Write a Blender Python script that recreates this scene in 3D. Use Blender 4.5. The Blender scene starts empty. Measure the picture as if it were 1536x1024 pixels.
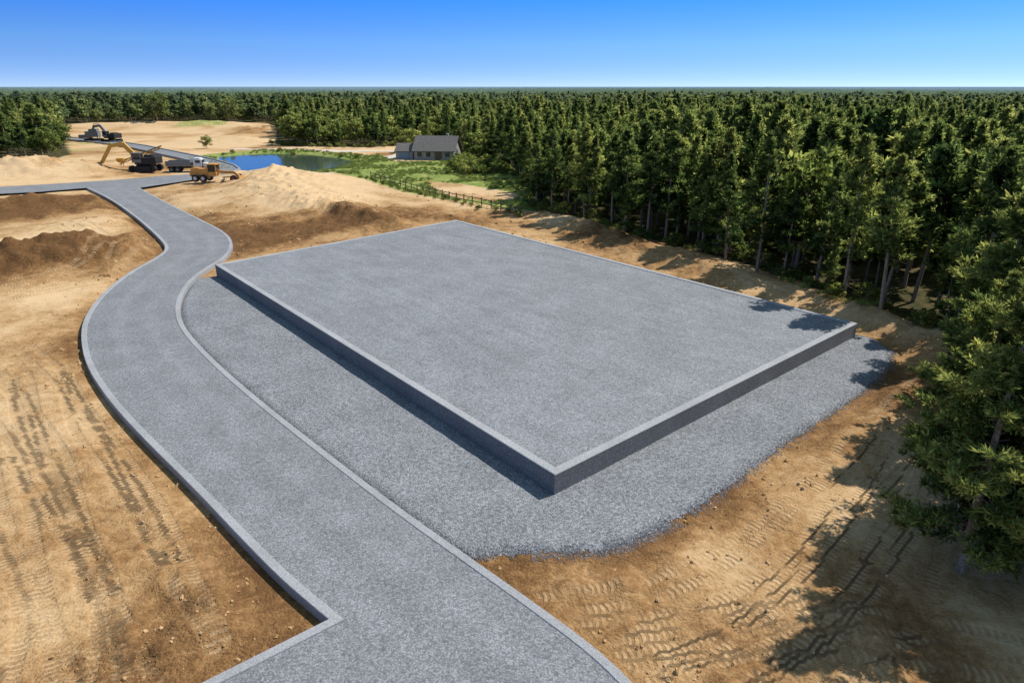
import bpy, math, random
import numpy as np
from mathutils import Vector, Matrix
import bmesh
rad=math.radians
C=bpy.context.scene.collection
random.seed(7)
RG=np.random.default_rng(42)
# ------------------------------------------------------------------ helpers
def nrm(a): return a/np.maximum(np.linalg.norm(a,axis=-1,keepdims=True),1e-9)
def sstep(a,b,x):
    t=np.clip((x-a)/(b-a),0,1);return t*t*(3-2*t)
TAB=np.random.default_rng(3).uniform(-1,1,(256,256))
def vn(x,y,o=0):
    x=x+o*37.3;y=y+o*91.7
    xi=np.floor(x).astype(np.int64);yi=np.floor(y).astype(np.int64);fx=x-xi;fy=y-yi
    fx=fx*fx*(3-2*fx);fy=fy*fy*(3-2*fy)
    a=TAB[xi&255,yi&255];b=TAB[(xi+1)&255,yi&255];c=TAB[xi&255,(yi+1)&255];d=TAB[(xi+1)&255,(yi+1)&255]
    return (a*(1-fx)+b*fx)*(1-fy)+(c*(1-fx)+d*fx)*fy
def fbm(x,y,sc,o=0,oc=4):
    r=0;a=1;t=0
    for i in range(oc):
        r=r+a*vn(x/sc*2**i+i*5.3,y/sc*2**i+i*2.1,o+i);t+=a;a*=.5
    return r/t*1.4
def chaikin(P,n=2):
    P=[tuple(q) for q in P]
    for _ in range(n):
        R=[P[0]]
        for a,b in zip(P[:-1],P[1:]):
            R.append((a[0]*.75+b[0]*.25,a[1]*.75+b[1]*.25));R.append((a[0]*.25+b[0]*.75,a[1]*.25+b[1]*.75))
        R.append(P[-1]);P=R
    return P
def seg_d(x,y,a,b):
    ax,ay=a;bx,by=b;dx=bx-ax;dy=by-ay;l2=dx*dx+dy*dy+1e-9
    t=np.clip(((x-ax)*dx+(y-ay)*dy)/l2,0,1)
    return np.hypot(x-ax-t*dx,y-ay-t*dy),t
def line_d(x,y,P):
    D=np.full(x.shape,1e6)
    for a,b in zip(P[:-1],P[1:]): D=np.minimum(D,seg_d(x,y,a,b)[0])
    return D
def inside(x,y,P):
    r=np.zeros(x.shape,bool);n=len(P)
    for i in range(n):
        ax,ay=P[i];bx,by=P[(i+1)%n]
        if ay==by: continue
        c=((ay>y)!=(by>y))&(x<(bx-ax)*(y-ay)/(by-ay)+ax);r^=c
    return r
def sdist(x,y,P,pad=14):
    A=np.array(P);out=np.full(x.shape,99.)
    m=(x>A[:,0].min()-pad)&(x<A[:,0].max()+pad)&(y>A[:,1].min()-pad)&(y<A[:,1].max()+pad)
    if m.any():
        xs=x[m];ys=y[m];d=line_d(xs,ys,list(P)+[P[0]]);out[m]=np.where(inside(xs,ys,P),-d,d)
    return out
def mesh_np(name,V,Q,mats,mi=None,tint=None,smooth=False,nv=None):
    m=bpy.data.meshes.new(name)
    V=np.asarray(V,dtype=np.float32);Q=np.asarray(Q,dtype=np.int32)
    m.vertices.add(len(V));m.vertices.foreach_set('co',V.ravel())
    m.loops.add(Q.size);m.loops.foreach_set('vertex_index',Q.ravel())
    m.polygons.add(len(Q));m.polygons.foreach_set('loop_start',np.arange(len(Q),dtype=np.int32)*4)
    m.polygons.foreach_set('loop_total',np.full(len(Q),4,dtype=np.int32))
    if mi is not None: m.polygons.foreach_set('material_index',np.asarray(mi,dtype=np.int32))
    if smooth: m.polygons.foreach_set('use_smooth',np.ones(len(Q),bool))
    if tint is not None:
        a=m.attributes.new('tint','FLOAT','POINT');a.data.foreach_set('value',np.asarray(tint,dtype=np.float32))
    if nv is not None:
        a=m.attributes.new('nrm','FLOAT_VECTOR','POINT');a.data.foreach_set('vector',np.asarray(nv,dtype=np.float32).ravel())
    for q in mats:m.materials.append(q)
    m.update(calc_edges=True)
    return m
def obj(name,mesh,parent=None,loc=(0,0,0)):
    o=bpy.data.objects.new(name,mesh);C.objects.link(o);o.location=loc
    if parent:o.parent=parent
    return o
def pymesh(name,V,F,mat):
    m=bpy.data.meshes.new(name);m.from_pydata(V,[],F);m.update()
    if mat:m.materials.append(mat)
    return m
# ------------------------------------------------------------------ materials
def newmat(n):
    m=bpy.data.materials.new(n);m.use_nodes=True;nt=m.node_tree;nt.nodes.clear();return m,nt
class NB:
    def __init__(s,nt): s.nt=nt
    def n(s,t,**k):
        q=s.nt.nodes.new(t)
        for a,b in k.items(): setattr(q,a,b)
        return q
    def l(s,a,b): s.nt.links.new(a,b)
    def val(s,x,inp):
        if hasattr(x,'links') or hasattr(x,'is_output'): s.l(x,inp)
        else: inp.default_value=x
    def math(s,op,a,b=0,c=None,clamp=False):
        q=s.n('ShaderNodeMath',operation=op);q.use_clamp=clamp;s.val(a,q.inputs[0]);s.val(b,q.inputs[1])
        if c is not None:s.val(c,q.inputs[2])
        return q.outputs[0]
    def noise(s,vec,sc,det=4,rough=.55,dist=0):
        q=s.n('ShaderNodeTexNoise');q.inputs['Scale'].default_value=sc;q.inputs['Detail'].default_value=det;q.inputs['Roughness'].default_value=rough;q.inputs['Distortion'].default_value=dist
        s.l(vec,q.inputs['Vector']);return q.outputs['Fac']
    def vor(s,vec,sc,feat='F1'):
        q=s.n('ShaderNodeTexVoronoi',feature=feat);q.inputs['Scale'].default_value=sc;s.l(vec,q.inputs['Vector']);return q
    def ramp(s,f,st):
        q=s.n('ShaderNodeValToRGB');e=q.color_ramp.elements
        e[0].position=st[0][0];e[0].color=(*st[0][1],1);e[1].position=st[-1][0];e[1].color=(*st[-1][1],1)
        for p,c in st[1:-1]: x=e.new(p);x.color=(*c,1)
        s.l(f,q.inputs[0]);return q.outputs[0]
    def mix(s,f,a,b,mode='MIX'):
        q=s.n('ShaderNodeMix',data_type='RGBA',blend_type=mode);s.val(f,q.inputs[0])
        for v,i in((a,6),(b,7)):
            if isinstance(v,tuple): q.inputs[i].default_value=(*v,1)
            else: s.l(v,q.inputs[i])
        return q.outputs[2]
    def sm(s,x,a,b,c=0.,d=1.):
        q=s.n('ShaderNodeMapRange',interpolation_type='SMOOTHSTEP');s.val(x,q.inputs[0])
        for i,v in enumerate((a,b,c,d)): q.inputs[i+1].default_value=v
        return q.outputs[0]
    def attr(s,n): return s.n('ShaderNodeAttribute',attribute_name=n).outputs['Fac']
    def pos(s): return s.n('ShaderNodeNewGeometry').outputs['Position']
    def out(s,col,rough=.9,bump=None,bs=1.,bd=.05,spec=.2,metal=0):
        o=s.n('ShaderNodeOutputMaterial');d=s.n('ShaderNodeBsdfPrincipled');d.inputs['Specular IOR Level'].default_value=spec;d.inputs['Metallic'].default_value=metal
        s.val(rough,d.inputs['Roughness'])
        if isinstance(col,tuple): d.inputs['Base Color'].default_value=(*col,1)
        else: s.l(col,d.inputs['Base Color'])
        if bump is not None:
            b=s.n('ShaderNodeBump');b.inputs['Strength'].default_value=bs;b.inputs['Distance'].default_value=bd;s.l(bump,b.inputs['Height']);s.l(b.outputs[0],d.inputs['Normal'])
        s.l(d.outputs[0],o.inputs[0])
def gravel_nodes(b,vec,sc,base,contrast=1.,streak=None):
    v=b.vor(vec,sc);sep=b.n('ShaderNodeSeparateColor');b.l(v.outputs['Color'],sep.inputs[0])
    n2=b.noise(vec,sc*.35,2);n3=b.noise(vec,.35,3)
    f=b.math('MULTIPLY_ADD',sep.outputs[0],.75*contrast,1-.375*contrast)
    f=b.math('MULTIPLY',f,b.sm(n2,.25,.75,1-.13*contrast,1+.13*contrast))
    f=b.math('MULTIPLY',f,b.sm(n3,.3,.7,.92,1.08))
    dk=b.sm(v.outputs['Distance'],.25,.75,1.05,.76);f=b.math('MULTIPLY',f,dk)
    if streak is not None:f=b.math('MULTIPLY',f,streak)
    cc=b.n('ShaderNodeVectorMath',operation='SCALE');cc.inputs[0].default_value=base;b.l(f,cc.inputs['Scale'])
    h=b.math('SUBTRACT',b.math('MULTIPLY',sep.outputs[1],.6),v.outputs['Distance'])
    return cc.outputs[0],h
def gravel_mat(name,sc,base,contrast=1.,dirv=None,bd=.03):
    m,nt=newmat(name);b=NB(nt);vec=b.pos();st=None
    if dirv:
        mp=b.n('ShaderNodeMapping');mp.vector_type='TEXTURE';mp.inputs['Rotation'].default_value=(0,0,dirv[0]);mp.inputs['Scale'].default_value=(dirv[1],dirv[2],1);b.l(vec,mp.inputs[0])
        st=b.sm(b.noise(mp.outputs[0],1,4),.25,.75,.92,1.08)
    c,h=gravel_nodes(b,vec,sc,base,contrast,st);b.out(c,.9,h,.7,bd);return m
M_pad=gravel_mat('pad_gravel',15,(.262,.277,.302),.85,(rad(-50),7,1.0),.020)
def road_mat():
    m,nt=newmat('road_gravel');b=NB(nt);vec=b.pos()
    d=b.attr('off');nz=b.math('MULTIPLY_ADD',b.noise(vec,.3,2),1.2,-.6);d=b.math('ADD',d,nz)
    st=b.math('MULTIPLY',b.sm(b.math('ABSOLUTE',b.math('SUBTRACT',d,2.2)),.1,.8,1.09,1),b.sm(b.math('ABSOLUTE',b.math('SUBTRACT',d,4.5)),.1,.8,1.09,1))
    c,h=gravel_nodes(b,vec,16,(.243,.254,.276),.82,st);b.out(c,.9,h,.7,.020);return m
M_road=road_mat()
M_kerb=gravel_mat('kerb_concrete',26,(.365,.377,.40),.4,bd=.006)
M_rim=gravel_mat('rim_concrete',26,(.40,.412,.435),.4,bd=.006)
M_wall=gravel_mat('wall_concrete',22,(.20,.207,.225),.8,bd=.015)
M_stone=gravel_mat('stone_gravel',9,(.30,.312,.335),.7)
DR=[(0.02,(.64,.455,.265)),(.3,(.53,.35,.18)),(.52,(.41,.245,.112)),(.76,(.275,.15,.062)),(1,(.165,.086,.036))]
def dirt_color(b,vec,w):
    n1=b.noise(vec,.22,4,.6);n2=b.noise(vec,1.7,5,.65,.6);n3=b.noise(vec,9,3,.6)
    f=b.math('ADD',w,b.math('MULTIPLY_ADD',n1,.6,-.3));f=b.math('ADD',f,b.math('MULTIPLY_ADD',n2,1.05,-.525));f=b.math('ADD',f,b.math('MULTIPLY_ADD',n3,.6,-.3))
    return b.ramp(f,DR),n2,n3
def ground_material():
    m,nt=newmat('site_ground');b=NB(nt);vec=b.pos()
    w=b.attr('wet');c,n2,n3=dirt_color(b,vec,w)
    s=b.attr('trk_s');d=b.attr('trk_d')
    band=b.sm(d,.17,.33,1,0);band=b.math('MULTIPLY',band,b.sm(b.noise(vec,.7,3,.6),.36,.62))
    tr=b.math('SINE',b.math('ADD',b.math('ADD',b.math('MULTIPLY',s,24.),b.math('MULTIPLY',d,6.)),b.math('MULTIPLY',n2,4.)))
    tr=b.sm(tr,-.6,.7)
    c=b.mix(b.math('MULTIPLY',band,.5),c,b.mix(tr,(.36,.22,.105),(.62,.445,.26)))
    edge=b.math('MULTIPLY',b.sm(d,.22,.30),b.sm(d,.34,.5,1,0))
    hb=b.math('MULTIPLY_ADD',n2,1.0,b.math('MULTIPLY',n3,.5))
    hb=b.math('MULTIPLY',hb,b.math('MULTIPLY_ADD',w,1.2,.45))
    hb=b.math('ADD',hb,b.math('MULTIPLY',band,b.math('MULTIPLY_ADD',tr,.24,-.20)))
    hb=b.math('ADD',hb,b.math('MULTIPLY',edge,.08))
    pa=b.sm(b.math('ADD',b.attr('path'),b.math('MULTIPLY_ADD',n2,.8,-.4)),.4,.6)
    c=b.mix(pa,c,(.60,.55,.47))
    g=b.sm(b.math('ADD',b.attr('grass'),b.math('MULTIPLY_ADD',n2,1.3,-.65)),.4,.62)
    gc=b.ramp(b.noise(vec,.35,4,.7),[(.3,(.13,.19,.045)),(.5,(.24,.30,.075)),(.7,(.42,.38,.16))])
    c=b.mix(g,c,gc)
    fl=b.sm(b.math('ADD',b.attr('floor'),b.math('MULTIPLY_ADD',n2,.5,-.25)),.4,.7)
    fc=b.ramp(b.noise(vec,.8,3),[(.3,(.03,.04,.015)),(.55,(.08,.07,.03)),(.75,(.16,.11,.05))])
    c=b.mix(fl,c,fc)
    ga=b.math('ADD',b.attr('apron'),b.math('MULTIPLY_ADD',n2,.5,-.25))
    gc2,gh=gravel_nodes(b,vec,13,(.270,.284,.308),1.0)
    ga=b.math('ADD',ga,b.math('MULTIPLY_ADD',gh,.2,.05))
    gm=b.sm(ga,-.06,.06)
    c=b.mix(gm,c,gc2)
    hh=b.n('ShaderNodeMix',data_type='FLOAT');b.l(gm,hh.inputs[0]);b.l(hb,hh.inputs[2]);b.l(b.math('MULTIPLY',gh,.26),hh.inputs[3])
    b.out(c,.95,hh.outputs[0],.95,.15,.1);return m
M_ground=ground_material()
def clod_mat():
    m,nt=newmat('dirt_clod');b=NB(nt);vec=b.pos();c,n2,n3=dirt_color(b,vec,b.sm(b.noise(vec,.3,2),.2,.8,.1,.6));b.out(c,.95,n3,.5,.03,.1);return m
M_clod=clod_mat()
def foliage(n,c0,c1,c2,tr=.36,usen=True):
    m,nt=newmat(n);b=NB(nt)
    o=b.n('ShaderNodeOutputMaterial');mx=b.n('ShaderNodeMixShader');mx.inputs[0].default_value=tr
    d=b.n('ShaderNodeBsdfDiffuse');t=b.n('ShaderNodeBsdfTranslucent')
    oi=b.n('ShaderNodeObjectInfo')
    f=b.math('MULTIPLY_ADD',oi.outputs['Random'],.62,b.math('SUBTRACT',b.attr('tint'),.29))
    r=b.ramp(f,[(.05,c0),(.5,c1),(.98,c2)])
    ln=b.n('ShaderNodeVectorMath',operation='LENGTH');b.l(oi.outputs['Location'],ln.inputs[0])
    r=b.mix(b.sm(ln.outputs['Value'],130,850,0,.75),r,(.155,.225,.20))  # aerial haze painted into the foliage colour, stronger with distance from origin
    if usen:
        a=b.n('ShaderNodeAttribute',attribute_name='nrm');vt=b.n('ShaderNodeVectorTransform',vector_type='NORMAL',convert_from='OBJECT',convert_to='WORLD');b.l(a.outputs['Vector'],vt.inputs[0])
        nn=b.n('ShaderNodeVectorMath',operation='NORMALIZE');b.l(vt.outputs[0],nn.inputs[0]);b.l(nn.outputs[0],d.inputs['Normal'])
    b.l(r,d.inputs['Color']);b.l(r,t.inputs['Color']);b.l(d.outputs[0],mx.inputs[1]);b.l(t.outputs[0],mx.inputs[2]);b.l(mx.outputs[0],o.inputs[0]);return m
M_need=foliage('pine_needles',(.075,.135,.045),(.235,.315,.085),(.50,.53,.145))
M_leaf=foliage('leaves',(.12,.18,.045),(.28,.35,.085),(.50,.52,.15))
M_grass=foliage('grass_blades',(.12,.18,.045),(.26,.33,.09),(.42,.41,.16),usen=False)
def simple(n,c,r=.6,metal=0,ns=6,var=.25,spec=.4):
    m,nt=newmat(n);b=NB(nt);f=b.noise(b.pos(),ns,3)
    cc=b.n('ShaderNodeVectorMath',operation='SCALE');cc.inputs[0].default_value=c;b.l(b.sm(f,.3,.7,1-var,1+var),cc.inputs['Scale'])
    b.out(cc.outputs[0],r,None,spec=spec,metal=metal);return m
M_bark=simple('bark',(.29,.23,.18),.9,ns=9,var=.4)
M_yel=simple('machine_yellow',(.60,.34,.06),.55);M_org=simple('machine_orange',(.60,.30,.07),.5)
M_blk=simple('rubber_black',(.025,.025,.027),.8);M_steel=simple('steel_grey',(.17,.18,.19),.5)
M_wht=simple('painted_white',(.62,.63,.62),.5,var=.1);M_red=simple('painted_red',(.35,.05,.03),.5)
M_glass=simple('dark_glass',(.02,.03,.04),.1,var=.1,spec=.8)
M_wood=simple('fence_wood',(.16,.12,.08),.9,ns=8)
M_roof=simple('roof_shingle',(.15,.14,.133),.9,ns=3);M_hwall=simple('house_wall',(.34,.335,.32),.9);M_blue=simple('container_blue',(.20,.27,.36),.6)
def water():
    m,nt=newmat('pond_water');b=NB(nt);b.out((.06,.09,.065),.10,b.noise(b.pos(),2.5,3),.12,.03,spec=.45);return m
M_water=water()
# ------------------------------------------------------------------ survey (metres)
roadL=[(-80.3,127.9),(-68.3,114.5),(-54.8,97.3),(-44.2,82.8),(-40.7,77.3),(-39.8,73.1),(-39.5,66.3),(-37.8,58.6),(-35.4,52.1),(-32.8,47.4),(-29.3,42.2),(-24.9,37.0),(-20.5,32.4),(-15.2,27.2),(-11.6,23.5),(-9.1,21.0),(-7.3,19.4),(-6.6,18.8)]
roadR=[(-70.3,127.9),(-57.0,111.0),(-45.1,96.3),(-37.5,86.9),(-33.7,79.8),(-32.0,73.1),(-32.1,69.5),(-31.8,64.3),(-30.3,58.6),(-28.3,53.8),(-25.4,48.9),(-20.1,42.2),(-14.8,36.1),(-9.2,30.0),(-5.1,25.6),(-1.9,22.4),(.8,19.7),(3.0,17.4),(4.2,15.6),(6.5,11.8),(8.5,5)]
rL=chaikin(roadL,2);rR=chaikin(roadR,2)
rLend=[(-9.8,16.2),(-16,11),(-22,5)]
farN=[(-120,118),(-98,129.7),(-89.5,134.4),(-80.9,140.5),(-75.4,145.9),(-68.5,151)]
farS=[(-112,107),(-91.3,120.4),(-85.8,122.9),(-80.3,127.9)]
road_poly=rL+rLend+list(reversed(rR))+[(-65.8,138.5),(-61,150)]+list(reversed(farN))+farS[:-1]
rB=chaikin([(-65,150.5),(-66,160),(-81.2,180),(-102.8,203),(-126.6,229),(-156,252),(-190,270)],1)
A_,B_,C_,D_=(-30.2,66.1),(-7.6,90.4),(26.4,48.1),(2.0,26.8)
pad=[A_,B_,C_,D_]
ap_edge=[(-1.9,22.4),(-.2,22.7),(1.7,22.8),(3.7,22.9),(5.2,23.5),(6.8,24.6),(8.7,26.1),(11.3,28.4),(14.3,31.3),(17.8,34.4),(21.9,38.0),(25.8,42.2),(27.9,45.3),(27.6,48.1),(26.4,49.3)]
rRseg=[q for q in rR if 22.4<=q[1]<=66]
apron=[A_]+rRseg+ap_edge+[(2,40)]
pond=chaikin([(-82,194),(-72.6,204),(-60.1,200),(-48,190),(-40.7,178.3),(-42.6,164.0),(-47.6,155.8),(-56.8,154.5),(-65.9,163.0),(-74.9,176.3),(-82,194)],2)
forest=[(60,-20),(34,14),(29,27),(28,34),(31.5,41),(34,47),(31.5,50.5),(29.5,56),(28,62),(24.5,72),(20,78.5),(15.5,85.5),(10.5,96),(5,102.5),(4,114.5),(3,140),(-4.8,177),(-12.5,192),(-16,212),(-37,229),(-44,219),(-60,219),(-79,231),(-105,311),(-129,369),(-170,383),(-207,383),(-230,362),(-214,337),(-161,251),(-125,196),(-121,183),(-133,173),(-200,160),(-900,350),(-900,1200),(1200,1200),(1200,-20)]
grassP=[(-46,160),(-37,149),(-27,136),(-20.9,126.5),(-12,116),(-3,108),(4,102),(3,140),(-5,175),(-13,178),(-30,176),(-38,196),(-42,190)]
sandP=[(-17.4,139.5),(-9,131),(0,122.0),(1.5,117),(-3,113),(-9,116),(-13,124)]
mounds=[(-48,71,9,3.2,30,2.4),(-62,66,9,4,15,1.8),(-40,118,15,9,-55,1.6),(-47,138,12,8,-40,2.1),(-27,104,10,5,-40,1.1),(-20,94,14,2.2,-42,.8),
 (-106,147,17,6,32,3.4),(-76,107,14,3.5,28,1.5),(-180,318,30,9,10,2.6),(-140,328,26,9,-5,2.2),(-112,295,18,8,0,2.),(-20,88,3.5,1.6,45,.5),
 (19,71,14,2.6,-56,.9),(29.5,52,5,2,-70,.8),(9,91,9,2.4,-60,.9),(31,44,5,2.2,60,.7),(24,36,5,2,40,.35),(-58,92,7,4,30,.9),(-96,240,18,7,0,1.4)]
paths=[([(-64,151.5),(-56,151),(-48,150.5),(-40,150.5)],1.1),([(-43.7,155.5),(-37,162),(-34.3,169.4),(-33.6,190),(-31,200),(-22,206)],1.9),([(-38,192),(-28,190),(-20,186)],2.2),([(-70,79),(-63,80.3),(-58,81)],.9),([(-30,207),(-60,209),(-85,214)],2.2)]
bundles=[([(-37.9,46.0),(-31.7,40.5),(-24.5,33.0),(-18.5,26),(-13.5,20),(-11,17)],[1.6,.85,-1.0,-1.75,-2.9,-3.6,-5.,-5.8,-7.2,-8,-9.4,-10.1]),
 ([(-30,44),(-24,36),(-17,28.5),(-12.5,23)],[-1.4,-2.2,-3.9,-4.6]),
 ([(-26,30),(-20,24),(-15.5,19.5),(-13,14)],[.2,1.2,-2,-2.9]),
 ([(-.2,20.6),(4.9,21.3),(8.4,23.2),(13.9,28.3),(21.5,35.5),(27,41)],[-.4,-1.3,-2.6,-3.5,-4.9,-5.7]),
 ([(5.1,16.8),(8.0,18.4),(11.9,21.6),(20.1,31.6)],[.6,-.3,-1.6,-2.4,-3.8]),
 ([(2,19),(9,20),(16,19),(22,16)],[0,-1.,-2.2]),
 ([(-60,55),(-50,58),(-42,66),(-43,76)],[-1,-2,-3.5,1,2,3.2]),
 ([(-64,92),(-56,86),(-50,80)],[-1,0,1.5,2.6]),
 ([(-50,128),(-38,112),(-28,102),(-16,98)],[-2,-3,.5,1.6,3,4.2]),
 ([(12,88),(20,74),(26,60)],[-.5,.5,-1.8])]
# ------------------------------------------------------------------ terrain
def terrain(x,y,full=False):
    sr=np.minimum(sdist(x,y,road_poly),line_d(x,y,rB)-3.2)
    sp=sdist(x,y,pad);sa=sdist(x,y,apron)
    sg=np.minimum(np.minimum(sr,sp),sa)
    m=sstep(.1,2.6,sg)
    R=np.hypot(x,y)
    wet=.34+.62*fbm(x,y,15,1,4)+.22*fbm(x,y,3,4,3)
    wet=wet+(sstep(2.2,.3,sg))*.15
    for (cx,cy,r,a) in [(-12,19,6,.12),(-8.5,19.5,3,.1),(13,20,7,.1),(-36,83,5,.5),(-20,93,9,.6),(-30,87,7,.55),(11,80,8,.25),(21,62,8,.3),(-48,71,7,.7),(-62,66,7,.5),(-72,107,9,.5),(10,26,4,.15),(1.5,20,4,-.15),(26,38,6,.2),(-28,32,4,.15),(-36,44,5,.2),
        (-42,58,7,-.45),(-57,81,5,-.5),(-41,130,12,-.45),(-27,108,9,-.45),(-98,150,14,-.35),(-99,236,25,-.5),(-182,337,50,-.4),(-91,245,20,-.4),(-24,29,5,-.35),(9,22,3,-.25),(-55,89,5,-.45),(14,27,5,-.2),(12,17,5,-.1),(-17,19,4,-.2),(24,54,5,-.2),(14,75,4,-.2)]:
        wet=wet+a*np.exp(-((x-cx)**2+(y-cy)**2)/(r*r))
    wet=np.clip(wet,0,1)
    h=.28*fbm(x,y,14,2,3)
    lump=np.abs(fbm(x,y,2.6,7,4))
    h=h+(.09+.55*sstep(.35,.85,wet))*(lump-.25)*sstep(400,150,R)
    for cx,cy,rx,ry,ro,hh in mounds:
        c,s=math.cos(rad(ro)),math.sin(rad(ro));u=((x-cx)*c+(y-cy)*s)/rx;v=(-(x-cx)*s+(y-cy)*c)/ry
        q=np.exp(-(u*u+v*v)*.9);h=h+hh*q*(1+.35*fbm(x,y,5,9,3)+.35*np.abs(fbm(x,y,1.6,19,3)))
    h=h*m-.26*(1-m)
    h=np.where((sa<.8),np.maximum(h,-.26+.28*sstep(.8,-.6,sa)+.02*fbm(x,y,1.2,11,3)),h)
    inr=sstep(.25,-.1,sr);h=h*(1-inr)-.3*inr
    inp=sstep(0,-.4,sp);h=h*(1-inp)-.1*inp
    so=sdist(x,y,pond,20);h=np.where(so<6,h*sstep(-1,6,so)-1.3*sstep(1.5,-3,so)-.25*sstep(4,0,so),h)
    h=h+sstep(400,1500,R)*(6*fbm(x,y,900,5,3))*sstep(20000,6000,R)
    if not full: return h
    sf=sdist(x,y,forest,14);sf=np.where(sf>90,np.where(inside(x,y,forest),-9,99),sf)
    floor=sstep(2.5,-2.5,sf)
    grass=np.maximum(sstep(3,-2,sdist(x,y,grassP)),sstep(11,2,so))
    grass=np.maximum(grass,sstep(-.15,.5,fbm(x,y,30,6,4))*sstep(180,205,y)*.6)
    grass=np.maximum(grass,.5*sstep(3,-1,sf)*sstep(60,100,y))
    grass=grass*(1-sstep(2,-1,sdist(x,y,sandP)))*sstep(-2,2,sr)
    path=np.zeros_like(x)
    for P,w in paths: path=np.maximum(path,sstep(w+.5,w-.5,line_d(x,y,P)))
    floor=floor*(1-path);
    ts=np.zeros_like(x);td=np.full_like(x,9.)
    for P,offs in bundles:
        P=np.array(chaikin(P,2));T=np.gradient(P,axis=0);N=nrm(np.stack([-T[:,1],T[:,0]],-1))
        for o in offs:
            Q=P+N*o;Q[:,0]+=.25*np.sin(Q[:,1]*.35+o*3);s0=0
            mk=(x>Q[:,0].min()-2)&(x<Q[:,0].max()+2)&(y>Q[:,1].min()-2)&(y<Q[:,1].max()+2)
            xs=x[mk];ys=y[mk]
            if xs.size==0: continue
            bd=td[mk];bs=ts[mk]
            for a,b in zip(Q[:-1],Q[1:]):
                d,t=seg_d(xs,ys,a,b);L=math.hypot(*(b-a));k=d<bd;bd=np.where(k,d,bd);bs=np.where(k,s0+t*L,bs);s0+=L
            td[mk]=bd;ts[mk]=bs
    td=np.where(sg<.5,9,td)
    h=h-.03*sstep(.4,.12,td)+.015*sstep(.2,.4,td)*sstep(.65,.4,td)
    return h,dict(wet=wet,grass=grass,floor=floor,path=path,apron=np.clip(-sa/1.0,-2,2)*np.where(sa>90,0,1)+np.where(sa>90,-2,0),trk_s=ts,trk_d=td)
def axis(segs,lim_lo,lim_hi,g=1.13):
    a=[]
    for s,e,st in segs: a+=list(np.arange(s,e,st))
    a.append(segs[-1][1]);lo=[];p=a[0];d=segs[0][2]
    while p>lim_lo: d*=g;p-=d;lo.append(p)
    hi=[];p=a[-1];d=segs[-1][2]
    while p<lim_hi: d*=g;p+=d;hi.append(p)
    return np.array(lo[::-1]+a+hi)
ax=axis([(-110,-66,.6),(-66,-34,.32),(-34,30,.17),(30,48,.45)],-30000,30000)
ay=axis([(12,46,.16),(46,100,.3),(100,160,.55),(160,400,1.8)],-300,40000)
X,Y=np.meshgrid(ax,ay);sh=X.shape;xf=X.ravel();yf=Y.ravel()
hz,att=terrain(xf,yf,True)
idx=np.arange(xf.size).reshape(sh)
Q=np.stack([idx[:-1,:-1],idx[:-1,1:],idx[1:,1:],idx[1:,:-1]],-1).reshape(-1,4)
gm=mesh_np('ground',np.stack([xf,yf,hz],-1),Q,[M_ground],smooth=True)
for k,v in att.items():
    a=gm.attributes.new(k,'FLOAT','POINT');a.data.foreach_set('value',v.astype(np.float32))
obj('ground',gm)
def hz1(x,y): return float(terrain(np.array([float(x)]),np.array([float(y)]))[0])
# ------------------------------------------------------------------ roads, kerbs, pad
def poly_sheet(name,P,z,mat):
    bm=bmesh.new();vs=[bm.verts.new((a,b,z)) for a,b in P];f=bm.faces.new(vs);f.normal_update()
    if f.normal.z<0: f.normal_flip()
    bmesh.ops.triangulate(bm,faces=[f]);me=bpy.data.meshes.new(name);bm.to_mesh(me);bm.free();me.materials.append(mat);return obj(name,me)
def road_sheet(name,P,z,mat,s=.24):
    gx,gy=np.meshgrid(np.arange(-121,10,s),np.arange(4,154,s));x=gx.ravel();y=gy.ravel()
    q=(sdist(x+s/2,y+s/2,P,1)<-.18).reshape(gx.shape)[:-1,:-1]
    idx=np.arange(gx.size).reshape(gx.shape)
    Q=np.stack([idx[:-1,:-1],idx[:-1,1:],idx[1:,1:],idx[1:,:-1]],-1)[q]
    u,inv=np.unique(Q.ravel(),return_inverse=True);V=np.stack([x[u],y[u],np.full(len(u),z)],-1)
    m=mesh_np(name,V,inv.reshape(-1,4),[mat]);a=m.attributes.new('off','FLOAT','POINT');a.data.foreach_set('value',line_d(x[u],y[u],rR).astype(np.float32))
    return obj(name,m)
road=road_sheet('gravel_road',road_poly,.12,M_road)
def kerb(P,w,zt,zb,side,parent,name='kerb'):
    P=np.array(P);T=np.zeros_like(P);T[1:-1]=nrm(nrm(P[2:]-P[1:-1])+nrm(P[1:-1]-P[:-2]));T[0]=nrm(P[1]-P[0]);T[-1]=nrm(P[-1]-P[-2])
    d=nrm(P[1:]-P[:-1]);cosh=np.ones(len(P));cosh[1:-1]=np.clip((T[1:-1]*d[1:]).sum(-1),.4,1)
    N=np.stack([-T[:,1],T[:,0]],-1)*side/cosh[:,None];I=P+N*w;V=[];F=[];bv=.025
    for p,q,nn in zip(P,I,N):
        V+=[(p[0],p[1],zb),(p[0],p[1],zt-bv),(p[0]+nn[0]*bv,p[1]+nn[1]*bv,zt),(q[0]-nn[0]*bv,q[1]-nn[1]*bv,zt),(q[0],q[1],zt-bv),(q[0],q[1],.05)]
    n=len(P)
    for i in range(n-1):
        for j in range(5):
            a=i*6+j;F.append((a,a+1,a+7,a+6))
    F+=[tuple(range(6)),tuple((n-1)*6+j for j in reversed(range(6)))]
    m=pymesh(name,V,F,M_kerb);o=obj(name,m,parent)
    bm=bmesh.new();bm.from_mesh(m);bmesh.ops.recalc_face_normals(bm,faces=bm.faces);bm.to_mesh(m);bm.free();return o
kerb(rL+rLend,.38,.18,-.6,1,road,'kerb_outer')
kerb(rR,.38,.155,-.45,-1,road,'kerb_inner')
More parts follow.
